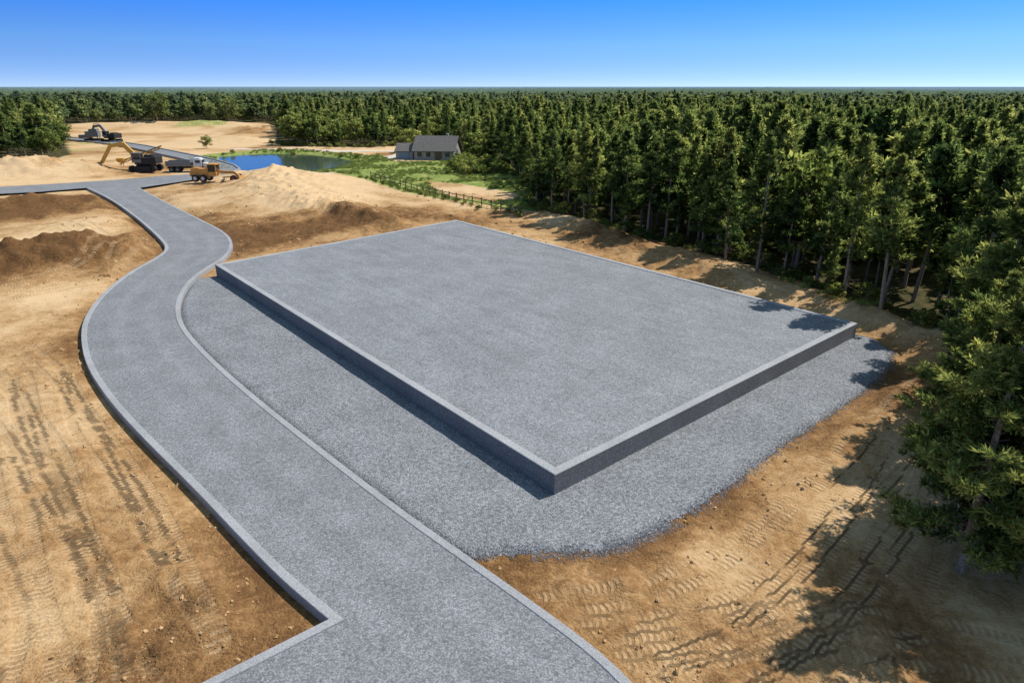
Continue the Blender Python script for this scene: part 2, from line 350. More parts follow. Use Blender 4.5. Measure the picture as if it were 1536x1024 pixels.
Pb=np.array(rB);Tb=nrm(np.gradient(Pb,axis=0));Nb=np.stack([-Tb[:,1],Tb[:,0]],-1)
V=[];F=[]
for p,n in zip(Pb,Nb): V+=[(*(p-n*3),.10),(*(p+n*3),.10)]
for i in range(len(Pb)-1): F.append((2*i,2*i+2,2*i+3,2*i+1))
ro2=obj('access_road',pymesh('access_road',V,F,M_road))
kerb([tuple(q) for q in Pb-Nb*3],.4,.35,-.4,1,ro2,'kerb_1');kerb([tuple(q) for q in Pb+Nb*3],.4,.35,-.4,-1,ro2,'kerb_2')
def inset(P,d):
    P=np.array(P,float);n=len(P);out=[]
    c=P.mean(0)
    L=[]
    for i in range(n):
        a,b=P[i],P[(i+1)%n];t=nrm(b-a);nn=np.array([-t[1],t[0]])
        if np.dot(c-a,nn)<0:nn=-nn
        L.append((a+nn*d,t))
    for i in range(n):
        (p,t),(q,s)=L[i-1],L[i];M=np.array([t,-s]).T;k=np.linalg.solve(M,q-p);out.append(tuple(p+t*k[0]))
    return out
def ring_wall(name,outer,w,z0,z1,mats):
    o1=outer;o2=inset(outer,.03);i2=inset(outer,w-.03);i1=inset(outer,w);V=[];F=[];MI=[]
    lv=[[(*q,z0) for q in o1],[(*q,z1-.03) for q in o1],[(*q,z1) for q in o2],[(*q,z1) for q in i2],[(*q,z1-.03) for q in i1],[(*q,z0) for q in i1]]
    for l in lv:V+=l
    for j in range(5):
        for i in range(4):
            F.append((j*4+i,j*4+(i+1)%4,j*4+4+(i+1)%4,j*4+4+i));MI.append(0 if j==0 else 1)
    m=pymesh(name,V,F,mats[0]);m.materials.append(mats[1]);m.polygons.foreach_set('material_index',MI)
    bm=bmesh.new();bm.from_mesh(m);bmesh.ops.recalc_face_normals(bm,faces=bm.faces);bm.to_mesh(m);bm.free();return m
padE=bpy.data.objects.new('building_pad',None);C.objects.link(padE)
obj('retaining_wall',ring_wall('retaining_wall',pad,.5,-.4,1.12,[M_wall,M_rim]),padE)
s=poly_sheet('gravel_surface',inset(pad,.49),1.06,M_pad);s.parent=padE
poly_sheet('pond_water',[(-86,196),(-73,209),(-57,205),(-44,193),(-36,179),(-38,161),(-46,151.5),(-58,150.8),(-69,161),(-78,174)],-.42,M_water)
# ------------------------------------------------------------------ trees
def tubes(P,R,ns):
    n,k,_=P.shape
    T=np.zeros_like(P);T[:,1:-1]=P[:,2:]-P[:,:-2];T[:,0]=P[:,1]-P[:,0];T[:,-1]=P[:,-1]-P[:,-2];T=nrm(T)
    ref=np.where(np.abs(T[...,2:3])>.9,np.array([1.,0,0]),np.array([0,0,1.]))
    A=nrm(np.cross(T,ref));B=np.cross(T,A);an=np.arange(ns)*2*np.pi/ns
    V=P[:,:,None]+R[:,:,None,None]*(np.cos(an)[None,None,:,None]*A[:,:,None]+np.sin(an)[None,None,:,None]*B[:,:,None])
    idx=np.arange(n*k*ns).reshape(n,k,ns);nx=np.roll(idx,-1,axis=2)
    return V.reshape(-1,3),np.stack([idx[:,:-1],nx[:,:-1],nx[:,1:],idx[:,1:]],-1).reshape(-1,4)
def blades(B,D,L,W,rng):
    n=len(B);r=nrm(rng.normal(size=(n,3)));S=nrm(np.cross(D,r));mid=B+D*(L*.45)[:,None]
    V=np.stack([B,mid+S*(W/2)[:,None],B+D*L[:,None],mid-S*(W/2)[:,None]],1).reshape(-1,3)
    return V,np.arange(n*4).reshape(-1,4)
def conifer(name,seed,Ht,cb,R,nb,nt,nf,nbl,bl,bw,dead=0,nl=24,pe=.85,irr=1.):
    rng=np.random.default_rng(seed)
    k=10;zz=np.linspace(0,1,k);ph=rng.uniform(0,6.28)
    bend=lambda z:np.stack([np.cos(ph)*.25*np.sin(z*3.),np.sin(ph)*.25*(np.sin(z*2.3+.5)-np.sin(.5)),z*Ht],-1)
    V1,Q1=tubes(bend(zz)[None],(.0125*Ht*(1-zz)**.8+.012)[None],7)
    V1[:,2]-=np.where(V1[:,2]<.1,.5,0)
    u=(np.arange(nb)+rng.uniform(0,1,nb))/nb;u=u**.9
    u=np.clip(np.round(u*nl)/nl+rng.normal(0,.007,nb),0,.99)
    prof=np.minimum(1,.55+u*2.2)*(1-u)**pe+.02
    a0=rng.uniform(0,6.28,3);az=rng.uniform(0,2*np.pi,nb)
    lob=1+irr*(.24*np.sin(az*2+a0[0]+u*5)+.18*np.sin(az*3+a0[1]-u*9)+.12*np.sin(u*23+a0[2]))
    L=R*prof*lob*rng.uniform(.5,1.2,nb)
    el=np.radians(-8+55*u**1.5+rng.normal(0,9,nb));z=cb+(1-cb)*u;base=bend(z)
    d=np.stack([np.cos(az)*np.cos(el),np.sin(az)*np.cos(el),np.sin(el)],-1)
    def bp(i,s):
        Li=L[i];q=base[i]+d[i]*(s*Li)[...,None];q[...,2]+=Li*(.24*s**2-.10*s);return q
    ks=np.linspace(0,1,4);I=np.repeat(np.arange(nb),4).reshape(nb,4)
    V2,Q2=tubes(bp(I,np.broadcast_to(ks,(nb,4))),(.006*L[:,None]+.010)*(1-.8*ks[None]),3)
    if dead:
        z0=rng.uniform(.08,cb,dead);b0=bend(z0);aa=rng.uniform(0,6.28,dead);dl=rng.uniform(.4,1.3,dead)
        dd=np.stack([np.cos(aa),np.sin(aa),rng.uniform(-.3,.2,dead)],-1)*dl[:,None]
        Vd,Qd=tubes(np.stack([b0,b0+dd],1),np.tile([.018,.006],(dead,1)),3)
        Q2=np.concatenate([Q2,Qd+len(V2)]);V2=np.concatenate([V2,Vd])
    N=nb*nt;ti=np.repeat(np.arange(nb),nt);s=np.tile((np.arange(nt)+.5)/nt,nb)*.85+.15+rng.uniform(-.04,.04,N)
    side=np.where(rng.uniform(size=N)<.5,-1,1);ang=az[ti]+side*np.radians(rng.uniform(15,75,N))
    tl=(L[ti]*.40*(1.15-s)+.10)*rng.uniform(.6,1.2,N)
    tel=el[ti]*.6+np.radians(rng.normal(14,12,N))
    td=np.stack([np.cos(ang)*np.cos(tel),np.sin(ang)*np.cos(tel),np.sin(tel)],-1);tb=bp(ti,s)
    M=N*nf;fi=np.repeat(np.arange(N),nf);fs=np.tile((np.arange(nf)+.8)/nf,N)
    fp=tb[fi]+td[fi]*(tl[fi]*fs)[:,None]+rng.normal(0,bl*.15,(M,3))
    bt=rng.normal(0,.12,nb)
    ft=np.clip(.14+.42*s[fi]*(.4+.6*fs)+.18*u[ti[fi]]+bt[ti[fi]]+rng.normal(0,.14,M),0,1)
    K=M*nbl;bi=np.repeat(np.arange(M),nbl)
    D=nrm(td[fi[bi]]*.75+nrm(rng.normal(size=(K,3)))*.8+np.array([0,0,.30]))
    sc=(.6+.4*np.clip(L[ti[fi[bi]]]/(R*.5),0,1))
    V3,Q3=blades(fp[bi],D,bl*sc*rng.uniform(.7,1.2,K),bw*sc*rng.uniform(.7,1.2,K),rng)
    oa=az[ti[fi[bi]]];nn=nrm(np.stack([np.cos(oa)*.65,np.sin(oa)*.65,np.full(K,.7)],-1)+rng.normal(0,.36,(K,3)))
    n1=len(V1);n2=n1+len(V2)
    nv=np.concatenate([np.tile([0,0,1.],(n2,1)),np.repeat(nn,4,axis=0)])
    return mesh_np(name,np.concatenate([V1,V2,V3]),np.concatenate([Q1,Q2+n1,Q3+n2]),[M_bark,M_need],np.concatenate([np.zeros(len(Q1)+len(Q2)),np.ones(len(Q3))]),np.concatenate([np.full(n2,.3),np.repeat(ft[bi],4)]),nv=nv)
def broadleaf(name,seed,Ht,R,nc,nl,ls):
    rng=np.random.default_rng(seed)
    c=nrm(rng.normal(size=(nc,3)))*rng.uniform(.35,1,(nc,1))**.6
    c=c*np.array([R,R,Ht*.38])+np.array([0,0,Ht*.58]);c[:,:2]*=(1+.2*rng.normal(size=(nc,1)))
    cr=rng.uniform(.5,1.,nc)*R*.36
    V1,Q1=tubes(np.stack([np.zeros(5),np.zeros(5),np.linspace(-.3,Ht*.6,5)],-1)[None],np.linspace(.02*Ht,.008*Ht,5)[None],7)
    st=np.stack([np.zeros(nc),np.zeros(nc),np.minimum(c[:,2]*.75,Ht*.58)],-1)
    V2,Q2=tubes(np.stack([st,(st+c)/2+np.array([0,0,-.2]),c],1),np.tile(np.array([.05,.035,.015]),(nc,1)),3)
    K=nc*nl;ci=np.repeat(np.arange(nc),nl);o=nrm(rng.normal(size=(K,3)))
    B=c[ci]+o*(cr[ci]*rng.uniform(.3,1,K)**.5)[:,None]*np.array([1,1,.7])
    D=nrm(o*.6+nrm(rng.normal(size=(K,3)))+np.array([0,0,.2]))
    V3,Q3=blades(B,D,ls*rng.uniform(.7,1.3,K),ls*.7*rng.uniform(.7,1.2,K),rng)
    nn=nrm(o+np.array([0,0,.4])+rng.normal(0,.3,(K,3)))
    n1=len(V1);n2=n1+len(V2);ct=rng.uniform(.3,.75,nc)
    nv=np.concatenate([np.tile([0,0,1.],(n2,1)),np.repeat(nn,4,axis=0)])
    return mesh_np(name,np.concatenate([V1,V2,V3]),np.concatenate([Q1,Q2+n1,Q3+n2]),[M_bark,M_leaf],np.concatenate([np.zeros(len(Q1)+len(Q2)),np.ones(len(Q3))]),np.concatenate([np.full(n2,.3),np.repeat(np.clip(ct[ci]+rng.normal(0,.12,K),0,1),4)]),nv=nv)
hi=[conifer('pine_near_%d'%i,s,12.4,.12,3.6,130,12,4,7,.30,.06,14) for i,s in enumerate((1,2))]
edge=[conifer('pine_edge_%d'%i,20+i,13.2,[.20,.38,.14,.30][i],[2.7,2.4,2.8,2.9][i],90,7,3,5,.48,.12,16,18,[.9,.7,1.0,.8][i],1.2) for i in range(4)]
mid=[conifer('pine_mid_%d'%i,40+i,12,[.25,.38,.3,.35][i],[2.5,2.6,2.2,2.8][i],58,5,2,4,.8,.27,0,[14,11,16,12][i],[.9,.65,1.1,.75][i],1.2) for i in range(4)]
far=[conifer('pine_far_%d'%i,60+i,11,.3,2.9,36,4,2,3,1.1,.5,0,12,[.9,.6,.75][i],1.2) for i in range(3)]
brd=[broadleaf('broad_%d'%i,80+i,10,3.4,36,50,.62) for i in range(2)]
shrub=broadleaf('shrub_mesh',90,2.2,1.4,22,60,.24)
def coll(name,meshes):
    c=bpy.data.collections.new(name)
    for i,m in enumerate(meshes): c.objects.link(bpy.data.objects.new('%s_%02d'%(name,i),m))
    return c
def scatter(name,cl,pts,rot,scl,idx):
    n=len(pts);m=bpy.data.meshes.new(name);m.vertices.add(n);m.vertices.foreach_set('co',np.asarray(pts,np.float32).ravel())
    for nm,tp,ar in(('rot','FLOAT_VECTOR',rot),('scl','FLOAT_VECTOR',scl)):
        a=m.attributes.new(nm,tp,'POINT');a.data.foreach_set('vector',np.asarray(ar,np.float32).ravel())
    a=m.attributes.new('idx','INT','POINT');a.data.foreach_set('value',np.asarray(idx,np.int32))
    o=obj(name,m)
    g=bpy.data.node_groups.new(name+'_gn','GeometryNodeTree')
    g.interface.new_socket('Geometry',in_out='INPUT',socket_type='NodeSocketGeometry');g.interface.new_socket('Geometry',in_out='OUTPUT',socket_type='NodeSocketGeometry')
    N=g.nodes;gi=N.new('NodeGroupInput');go=N.new('NodeGroupOutput');ip=N.new('GeometryNodeInstanceOnPoints');ci=N.new('GeometryNodeCollectionInfo')
    ci.inputs['Collection'].default_value=cl;ci.inputs['Separate Children'].default_value=True;ci.inputs['Reset Children'].default_value=True
    def at(nm,dt):
        q=N.new('GeometryNodeInputNamedAttribute');q.data_type=dt;q.inputs['Name'].default_value=nm;return q.outputs['Attribute']
    g.links.new(gi.outputs[0],ip.inputs['Points']);g.links.new(ci.outputs[0],ip.inputs['Instance']);ip.inputs['Pick Instance'].default_value=True
    g.links.new(at('idx','INT'),ip.inputs['Instance Index']);g.links.new(at('rot','FLOAT_VECTOR'),ip.inputs['Rotation']);g.links.new(at('scl','FLOAT_VECTOR'),ip.inputs['Scale'])
    g.links.new(ip.outputs[0],go.inputs[0])
    md=o.modifiers.new('scatter','NODES');md.node_group=g;return o
def jgrid(x0,x1,y0,y1,s,rng):
    gx,gy=np.meshgrid(np.arange(x0,x1,s),np.arange(y0,y1,s));gx=gx.ravel();gy=gy.ravel()
    return gx+rng.uniform(-.5,.5,gx.size)*s,gy+rng.uniform(-.5,.5,gx.size)*s
cT=coll('pine_proto',mid+far+brd)
def forest_pts():
    P=[];S=[];I=[];rng=RG
    for (r0,r1,s,ids,k) in[(0,150,3.7,(0,1,2,3,0,2,3,7),1.0),(150,330,4.8,(0,1,2,3,2,7,8),1.0),(330,720,6.8,(4,5,6,4,5,6,7,8),1.0)]:
        x,y=jgrid(-r1,r1,20 if r0==0 else 100 if r0==150 else 180,r1,s,rng);r=np.hypot(x,y)
        k0=(r>=r0)&(r<r1)&(np.abs(x)<.86*y+35);x=x[k0];y=y[k0]
        sf=sdist(x,y,forest,14);ins=inside(x,y,forest)
        k1=ins&((sf<-2.2)|(sf>90));x=x[k1];y=y[k1];n=len(x)
        z=terrain(x,y);hs=k*(.62+.56*rng.uniform(0,1,n)**1.3)*(1+.16*fbm(x,y,45,13,3))
        hs=np.where((x<0),hs*.97,hs)
        w=hs**.6*rng.uniform(.85,1.25,n)*(1.15 if r0>=330 else 1)
        P.append(np.stack([x,y,z],-1));S.append(np.stack([w,w,hs],-1));I.append(rng.choice(ids,n))
    return np.concatenate(P),np.concatenate(S),np.concatenate(I)
P,S,I=forest_pts();n=len(P)
rot=np.zeros((n,3));rot[:,2]=RG.uniform(0,6.28,n);rot[:,0]=RG.normal(0,.04,n)
scatter('pine_forest',cT,P,rot,S,I)
def walk(P,step):
    out=[];acc=0
    for a,b in zip(P[:-1],P[1:]):
        L=math.hypot(b[0]-a[0],b[1]-a[1]);t=step-acc
        while t<=L: out.append((a[0]+(b[0]-a[0])*t/L,a[1]+(b[1]-a[1])*t/L));t+=step
        acc=(acc+L)%step
    return out
ed=walk(forest[2:17],2.7)
for i,(x,y) in enumerate(ed):
    x+=random.uniform(-1.1,1.6);y+=random.uniform(-1,1)
    o=obj('pine_tree',random.choice(edge));o.location=(x,y,hz1(x,y)-.05);s=random.uniform(.68,1.05) if i%4 else random.uniform(.35,.6);o.scale=(s*random.uniform(.95,1.2),s*random.uniform(.95,1.2),s);o.rotation_euler=(random.gauss(0,.035),random.gauss(0,.035),random.uniform(0,6.3))
for i,(x,y,s) in enumerate([(17.9,21.6,.98),(19.4,22.2,.9),(22.2,23.6,1.05),(19.8,25.3,.9),(24.3,28.5,1.1),(21.6,20.0,.95),(25.5,33,1.05),(27.5,24.5,1.1),(28.6,30,1.05),(23.6,25.6,1.0),(20.4,20.4,.8)]):
    o=obj('pine_tree',hi[i%2]);o.location=(x,y,hz1(x,y)-.05);o.scale=(s*1.12,s*1.12,s);o.rotation_euler=(0,0,i*2.1+.4)
for (x,y,s) in [(-164.7,325.8,1.35),(-149.2,370,1.3),(-95.9,217.3,.4),(-9.5,184,.75),(-8,179,.6),(-31,203,.7)]:
    o=obj('broadleaf_tree',random.choice(brd));o.location=(x,y,hz1(x,y));o.scale=(s*1.3,s*1.3,s)
for (x,y,s) in [(14.3,83.5,.45),(-11.5,190,.8),(-24,197,.8),(-18,196,.9),(-7,174,.5)]:
    o=obj('pine_tree',edge[2]);o.location=(x,y,hz1(x,y));o.scale=(s,s,s)
sp=[]
for (x,y) in walk(forest[4:23],2.0): sp.append((x+random.uniform(-1.3,1.5),y+random.uniform(-1.5,1.2),random.uniform(.35,.9)))
for i in range(80): sp.append((random.uniform(-14,0),random.uniform(150,178),random.uniform(.4,1.3)))
for (x,y) in walk([(q[0],q[1]) for q in pond],3): 
    if random.random()<.5 and y>165: sp.append((x+random.uniform(-2,2),y+random.uniform(0,4),random.uniform(.25,.6)))
for (x,y) in walk([(-31,145),(-18,126),(-7,110),(3,98)],2.2): sp.append((x-random.uniform(0,2),y-random.uniform(0,2),random.uniform(.2,.45)))
sx=np.array([q[0] for q in sp]);sy=np.array([q[1] for q in sp]);ss=np.array([q[2] for q in sp])
ok=sdist(sx,sy,pad)>1.;sx,sy,ss=sx[ok],sy[ok],ss[ok];n=len(sx)
r3=np.zeros((n,3));r3[:,2]=RG.uniform(0,6,n)
scatter('shrubs',coll('shrub_proto',[shrub]),np.stack([sx,sy,terrain(sx,sy)],-1),r3,np.repeat(ss[:,None],3,1),np.zeros(n))
def tuft():
    rng=np.random.default_rng(5);K=60;B=np.stack([rng.normal(0,.22,K),rng.normal(0,.22,K),np.zeros(K)],-1)
    D=nrm(np.stack([rng.normal(0,.35,K),rng.normal(0,.35,K),np.ones(K)],-1));V,Q=blades(B,D,rng.uniform(.2,.6,K),np.full(K,.06),rng)
    return mesh_np('tuft',V,Q,[M_grass],None,np.repeat(rng.uniform(.2,.8,K),4))
gx,gy=jgrid(-95,6,100,232,1.0,RG);kk=inside(gx,gy,grassP)|((sdist(gx,gy,pond,20)<8)&(sdist(gx,gy,pond,20)>1.2));kk&=(fbm(gx,gy,6,21,3)>-.15)&(sdist(gx,gy,sandP)>.5)&(sdist(gx,gy,road_poly)>1)
gx,gy=gx[kk],gy[kk]
ex,ey=jgrid(-10,34,40,104,1.1,RG);sf=sdist(ex,ey,forest);ke=(np.abs(sf)<2)&(fbm(ex,ey,4,22,3)>.05)&(sdist(ex,ey,pad)>1);gx=np.concatenate([gx,ex[ke]]);gy=np.concatenate([gy,ey[ke]])
n=len(gx);r3=np.zeros((n,3));r3[:,2]=RG.uniform(0,6,n);s3=np.repeat(RG.uniform(.5,1.2,(n,1)),3,1)
scatter('grass',coll('grass_proto',[tuft()]),np.stack([gx,gy,terrain(gx,gy)],-1),r3,s3,np.zeros(n))
def rock(name,seed,mat):
    bm=bmesh.new();bmesh.ops.create_icosphere(bm,subdivisions=2,radius=1);r=random.Random(seed)
    ph=[r.uniform(0,6) for _ in range(6)]
    for v in bm.verts:
        c=v.co;k=1+.28*math.sin(3*c.x+ph[0])*math.cos(3*c.y+ph[1])+.2*math.sin(5*c.z+ph[2]+2*c.x)+r.uniform(-.1,.1);v.co=Vector((c.x*k*1.2,c.y*k,c.z*k*.7))
    m=bpy.data.meshes.new(name);bm.to_mesh(m);bm.free();m.materials.append(mat);return m
cr=[rock('clod_%d'%i,i,M_clod) for i in range(3)]
N=80000;px=RG.uniform(-62,32,N);py=12+RG.uniform(0,1,N)**1.6*110
dn=sstep(-.1,.7,fbm(px,py,5,31,4))+.08
sgd=np.minimum(np.minimum(sdist(px,py,road_poly),sdist(px,py,pad)),sdist(px,py,apron))
kk=(sgd>.15)&(RG.uniform(0,1,N)<dn*(.3+.6*sstep(4,.5,sgd)))&(np.abs(px)<.9*py+6);px,py=px[kk],py[kk];n=len(px)
sz=.016+.075*RG.uniform(0,1,n)**6;sz*=np.clip(.7+py/50,.8,2.2)
s3=np.repeat(sz[:,None],3,1)*RG.uniform(.7,1.3,(n,3))
scatter('dirt_clods',coll('clod_proto',cr),np.stack([px,py,terrain(px,py)-.01],-1),RG.uniform(0,6,(n,3)),s3,RG.integers(0,3,n))
st=[rock('stone_%d'%i,10+i,M_stone) for i in range(3)]
N=9000;e=np.array(ap_edge);t=RG.uniform(0,len(e)-1.001,N);i0=t.astype(int);f=(t-i0)[:,None];pp=e[i0]*(1-f)+e[i0+1]*f+RG.normal(0,.22,(N,2))
px,py=pp[:,0],pp[:,1];kk=(sdist(px,py,road_poly)>.1)&(sdist(px,py,pad)>.1)&(fbm(px,py,1.5,33,3)>-.35);px,py=px[kk],py[kk];n=len(px)
s3=RG.uniform(.012,.03,(n,1))*RG.uniform(.7,1.3,(n,3))
scatter('gravel_stones',coll('stone_proto',st),np.stack([px,py,terrain(px,py)+.003],-1),RG.uniform(0,6,(n,3)),s3,RG.integers(0,3,n))
# distant canopy
na,nr=1300,230
an=np.linspace(-rad(56),rad(56),na);rr=690*(30000/690)**(np.linspace(0,1,nr)**1.25)
AA,RR=np.meshgrid(an,rr);cx=(RR*np.sin(AA)).ravel();cy=(RR*np.cos(AA)).ravel();r=RR.ravel()
cz=6*fbm(cx,cy,900,5,3)*sstep(400,1500,r)*sstep(20000,6000,r)+6.5+2.2*fbm(cx,cy,60,15,3)+3.2*np.abs(vn(cx/7,cy/9,3))+1.5*RG.normal(size=cx.size)*sstep(6000,900,r)
cz=np.minimum(cz,14.5+r*.0006);cz[:na]=2
idx=np.arange(na*nr).reshape(nr,na)
Q=np.stack([idx[:-1,:-1],idx[:-1,1:],idx[1:,1:],idx[1:,:-1]],-1).reshape(-1,4)
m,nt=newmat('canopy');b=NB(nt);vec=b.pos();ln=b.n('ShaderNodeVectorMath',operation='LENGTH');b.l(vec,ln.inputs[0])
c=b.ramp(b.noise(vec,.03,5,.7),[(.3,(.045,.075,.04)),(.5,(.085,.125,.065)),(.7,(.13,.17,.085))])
c=b.mix(b.sm(ln.outputs['Value'],600,4000),c,(.15,.225,.29));b.out(c,1,spec=0)  # canopy greens shift to blue with distance, haze painted into base colour
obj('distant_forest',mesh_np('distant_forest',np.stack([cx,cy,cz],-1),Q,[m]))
# ------------------------------------------------------------------ objects
def box(bm,c,s,rz=0,ry=0):
    r=bmesh.ops.create_cube(bm,size=1);vs=r['verts']
    M=Matrix.Translation(c)@Matrix.Rotation(rz,4,'Z')@Matrix.Rotation(ry,4,'Y')@Matrix.Diagonal((*s,1));bmesh.ops.transform(bm,matrix=M,verts=vs)
def beam(bm,a,b,w,h):
    a=Vector(a);b=Vector(b);d=b-a
    r=bmesh.ops.create_cube(bm,size=1);M=Matrix.Translation((a+b)/2)@d.to_track_quat('X','Z').to_matrix().to_4x4()@Matrix.Diagonal((d.length,w,h,1));bmesh.ops.transform(bm,matrix=M,verts=r['verts'])
def cyl(bm,c,r,l,axis='Y',seg=20):
    q=bmesh.ops.create_cone(bm,cap_ends=True,segments=seg,radius1=r,radius2=r,depth=l)
    M=Matrix.Translation(c)@(Matrix.Rotation(rad(90),4,'X') if axis=='Y' else Matrix.Rotation(rad(90),4,'Y') if axis=='X' else Matrix.Identity(4));bmesh.ops.transform(bm,matrix=M,verts=q['verts'])
def part(name,fn,mat,parent,bev=.04):
    bm=bmesh.new();fn(bm);m=bpy.data.meshes.new(name);bm.to_mesh(m);bm.free();m.materials.append(mat);o=obj(name,m,parent)
    if bev:
        md=o.modifiers.new('b','BEVEL');md.width=bev;md.segments=2;md.limit_method='ANGLE'
    return o
def empty(name,x,y,rz,dz=0,sc=1):
    e=bpy.data.objects.new(name,None);C.objects.link(e);e.location=(x,y,hz1(x,y)+dz);e.rotation_euler[2]=rz;e.scale=(sc,)*3;return e
def wheels(L,r,w,y):
    def f(bm):
        for x in L:
            for s in(-1,1): cyl(bm,(x,s*y,r),r,w)
    return f
def hubs(L,r,w,y):
    def f(bm):
        for x in L:
            for s in(-1,1): cyl(bm,(x,s*y,r),r*.5,w+.06)
    return f
e=empty('motor_grader',-57.7,133.2,rad(-5),0,1.12)
part('tyres',wheels([-3.3,-1.9,3.6],.62,.5,1.05),M_blk,e)
part('hubs',hubs([-3.3,-1.9],.62,.5,1.05),M_wht,e,0);part('front_hubs',hubs([3.6],.62,.52,1.06),M_red,e,0)
part('engine_hood',lambda b:(box(b,(-2.7,0,1.65),(3.0,1.5,1.1)),box(b,(-2.7,0,1.0),(3.6,1.1,.3)),box(b,(-4.3,0,1.3),(.25,1.6,.8)),box(b,(-3.4,0,2.28),(1.2,1.2,.16))),M_org,e)
part('cab',lambda b:(box(b,(-.4,0,1.35),(1.5,1.5,.7)),box(b,(-.4,0,2.95),(1.9,1.75,.14)),[box(b,(-.4+sx*.72,sy*.7,2.3),(.12,.12,1.25)) for sx in(-1,1) for sy in(-1,1)]),M_org,e)
part('cab_glass',lambda b:box(b,(-.4,0,2.3),(1.38,1.34,1.2)),M_glass,e,0)
part('frame',lambda b:(beam(b,(.3,0,1.7),(3.4,0,1.55),.4,.45),beam(b,(3.3,0,1.6),(4.1,0,.9),.35,.4),box(b,(3.6,0,.75),(.3,1.7,.3)),beam(b,(3.5,0,.9),(1.2,0,.75),.9,.15),box(b,(4.4,0,.8),(.35,1.9,.5))),M_org,e)
part('blade',lambda b:box(b,(1.3,0,.45),(.12,3.6,.65),rz=rad(25)),M_steel,e)
part('exhaust',lambda b:cyl(b,(-2.4,.3,2.75),.07,1.0,'Z'),M_blk,e,0)
e=empty('dump_truck',-73.5,155.5,rad(8),0,1.1)
part('tyres',wheels([-3.0,-1.8,2.7],.52,.35,1.0),M_blk,e);part('hubs',hubs([-3.0,-1.8,2.7],.52,.35,1.0),M_steel,e,0)
part('chassis',lambda b:box(b,(-.3,0,.85),(7.4,.9,.3)),M_blk,e)
part('cab',lambda b:(box(b,(2.2,0,1.75),(1.7,2.2,1.5)),box(b,(3.35,0,1.35),(1.0,1.9,.8)),box(b,(2.1,0,2.6),(1.3,2.0,.3))),M_wht,e,.1)
part('windows',lambda b:(box(b,(3.06,0,2.05),(.06,1.8,.6)),box(b,(2.3,0,2.05),(.9,2.24,.55))),M_glass,e,0)
part('dump_body',lambda b:(box(b,(-1.6,0,1.25),(4.8,2.3,.15)),box(b,(-1.6,1.12,1.75),(4.8,.1,1.0)),box(b,(-1.6,-1.12,1.75),(4.8,.1,1.0)),box(b,(.78,0,1.9),(.1,2.3,1.3)),[box(b,(-3.6+k*.95,s*1.2,1.75),(.1,.08,1.0)) for k in range(5) for s in(-1,1)]),M_steel,e)
def excavator(x,y,rz,sc,boomM):
    e=empty('excavator',x,y,rz,0,sc)
    part('tracks',lambda b:[(box(b,(0,s*1.25,.5),(3.4,.6,.75)),cyl(b,(-1.7,s*1.25,.5),.5,.6),cyl(b,(1.7,s*1.25,.5),.5,.6)) for s in(-1,1)],M_blk,e,.05)
    part('house',lambda b:(box(b,(-.5,0,1.7),(3.4,2.6,1.1)),box(b,(-1.9,0,1.8),(.8,2.7,1.2)),box(b,(-.9,-.3,2.4),(1.6,1.4,.35)),cyl(b,(0,0,1.05),.8,.3,'Z')),M_blk,e,.08)
    part('cab',lambda b:(box(b,(.8,.8,2.95),(1.5,1.05,.12)),box(b,(.8,.8,1.7),(1.5,1.05,.5)),[box(b,(.8+a*.68,.8+c*.46,2.4),(.1,.1,1.2)) for a in(-1,1) for c in(-1,1)]),M_steel,e)
    part('cab_glass',lambda b:box(b,(.8,.8,2.4),(1.3,.9,1.0)),M_glass,e,0)
    part('boom',lambda b:(beam(b,(.9,-.2,1.7),(3.2,-.2,4.4),.45,.7),beam(b,(3.1,-.2,4.35),(5.4,-.2,4.0),.42,.6)),boomM,e)
    part('stick',lambda b:beam(b,(5.0,-.2,4.4),(7.3,-.2,1.1),.35,.5),boomM,e)
    part('bucket',lambda b:(box(b,(7.2,-.2,.7),(.9,1.2,.7),ry=rad(20)),[box(b,(6.75,-.2+k*.25,.3),(.3,.1,.1)) for k in(-2,-1,0,1,2)]),M_steel,e)
    part('rams',lambda b:(beam(b,(1.3,-.2,1.9),(2.8,-.2,3.4),.14,.14),beam(b,(3.4,-.2,4.85),(5.2,-.2,4.7),.14,.14)),M_steel,e,0)
excavator(-82.5,154.5,rad(183),1.35,M_yel)
excavator(-140,243,rad(165),1.3,M_steel)
def conveyor(x,y,rz,sc):
    e=empty('conveyor',x,y,rz,0,sc)
    def truss(b):
        for s in(-.5,.5):
            beam(b,(-5,s,.6),(5,s,4.2),.14,.16);beam(b,(-5,s,1.1),(5,s,4.7),.12,.14)
            for k in range(10):
                a=-5+k;b_=a+1;beam(b,(a,s,.6+(a+5)*.36),(b_,s,1.1+(b_+5)*.36),.08,.08)
    part('truss',truss,M_yel,e,0);part('belt',lambda b:beam(b,(-5.1,0,1.2),(5.1,0,4.87),.9,.08),M_blk,e,0)
    part('legs',lambda b:[(beam(b,(1.2,s,0),(2.6,s*.5,3.6),.16,.16),beam(b,(3.6,s,0),(2.6,s*.5,3.6),.16,.16),beam(b,(-4.5,s,0),(-4.5,s*.5,1),.14,.14)) for s in(-1,1)],M_yel,e,0)
    part('hopper',lambda b:(box(b,(-4.6,0,1.7),(1.6,1.8,.7)),box(b,(-4.6,0,1.3),(1.2,1.2,.5))),M_yel,e)
    part('wheels',lambda b:[cyl(b,(1.2,s*.9,.45),.45,.3) for s in(-1,1)],M_blk,e)
conveyor(-86,159.5,rad(10),.95)
e=empty('stone_crusher',-148,246,rad(10),0,1.2)
part('body',lambda b:(box(b,(0,0,2.2),(3.5,2.4,1.6)),box(b,(-2.6,0,1.6),(2.2,1.8,.9)),box(b,(.4,0,3.3),(2.2,2.0,.7))),M_steel,e)
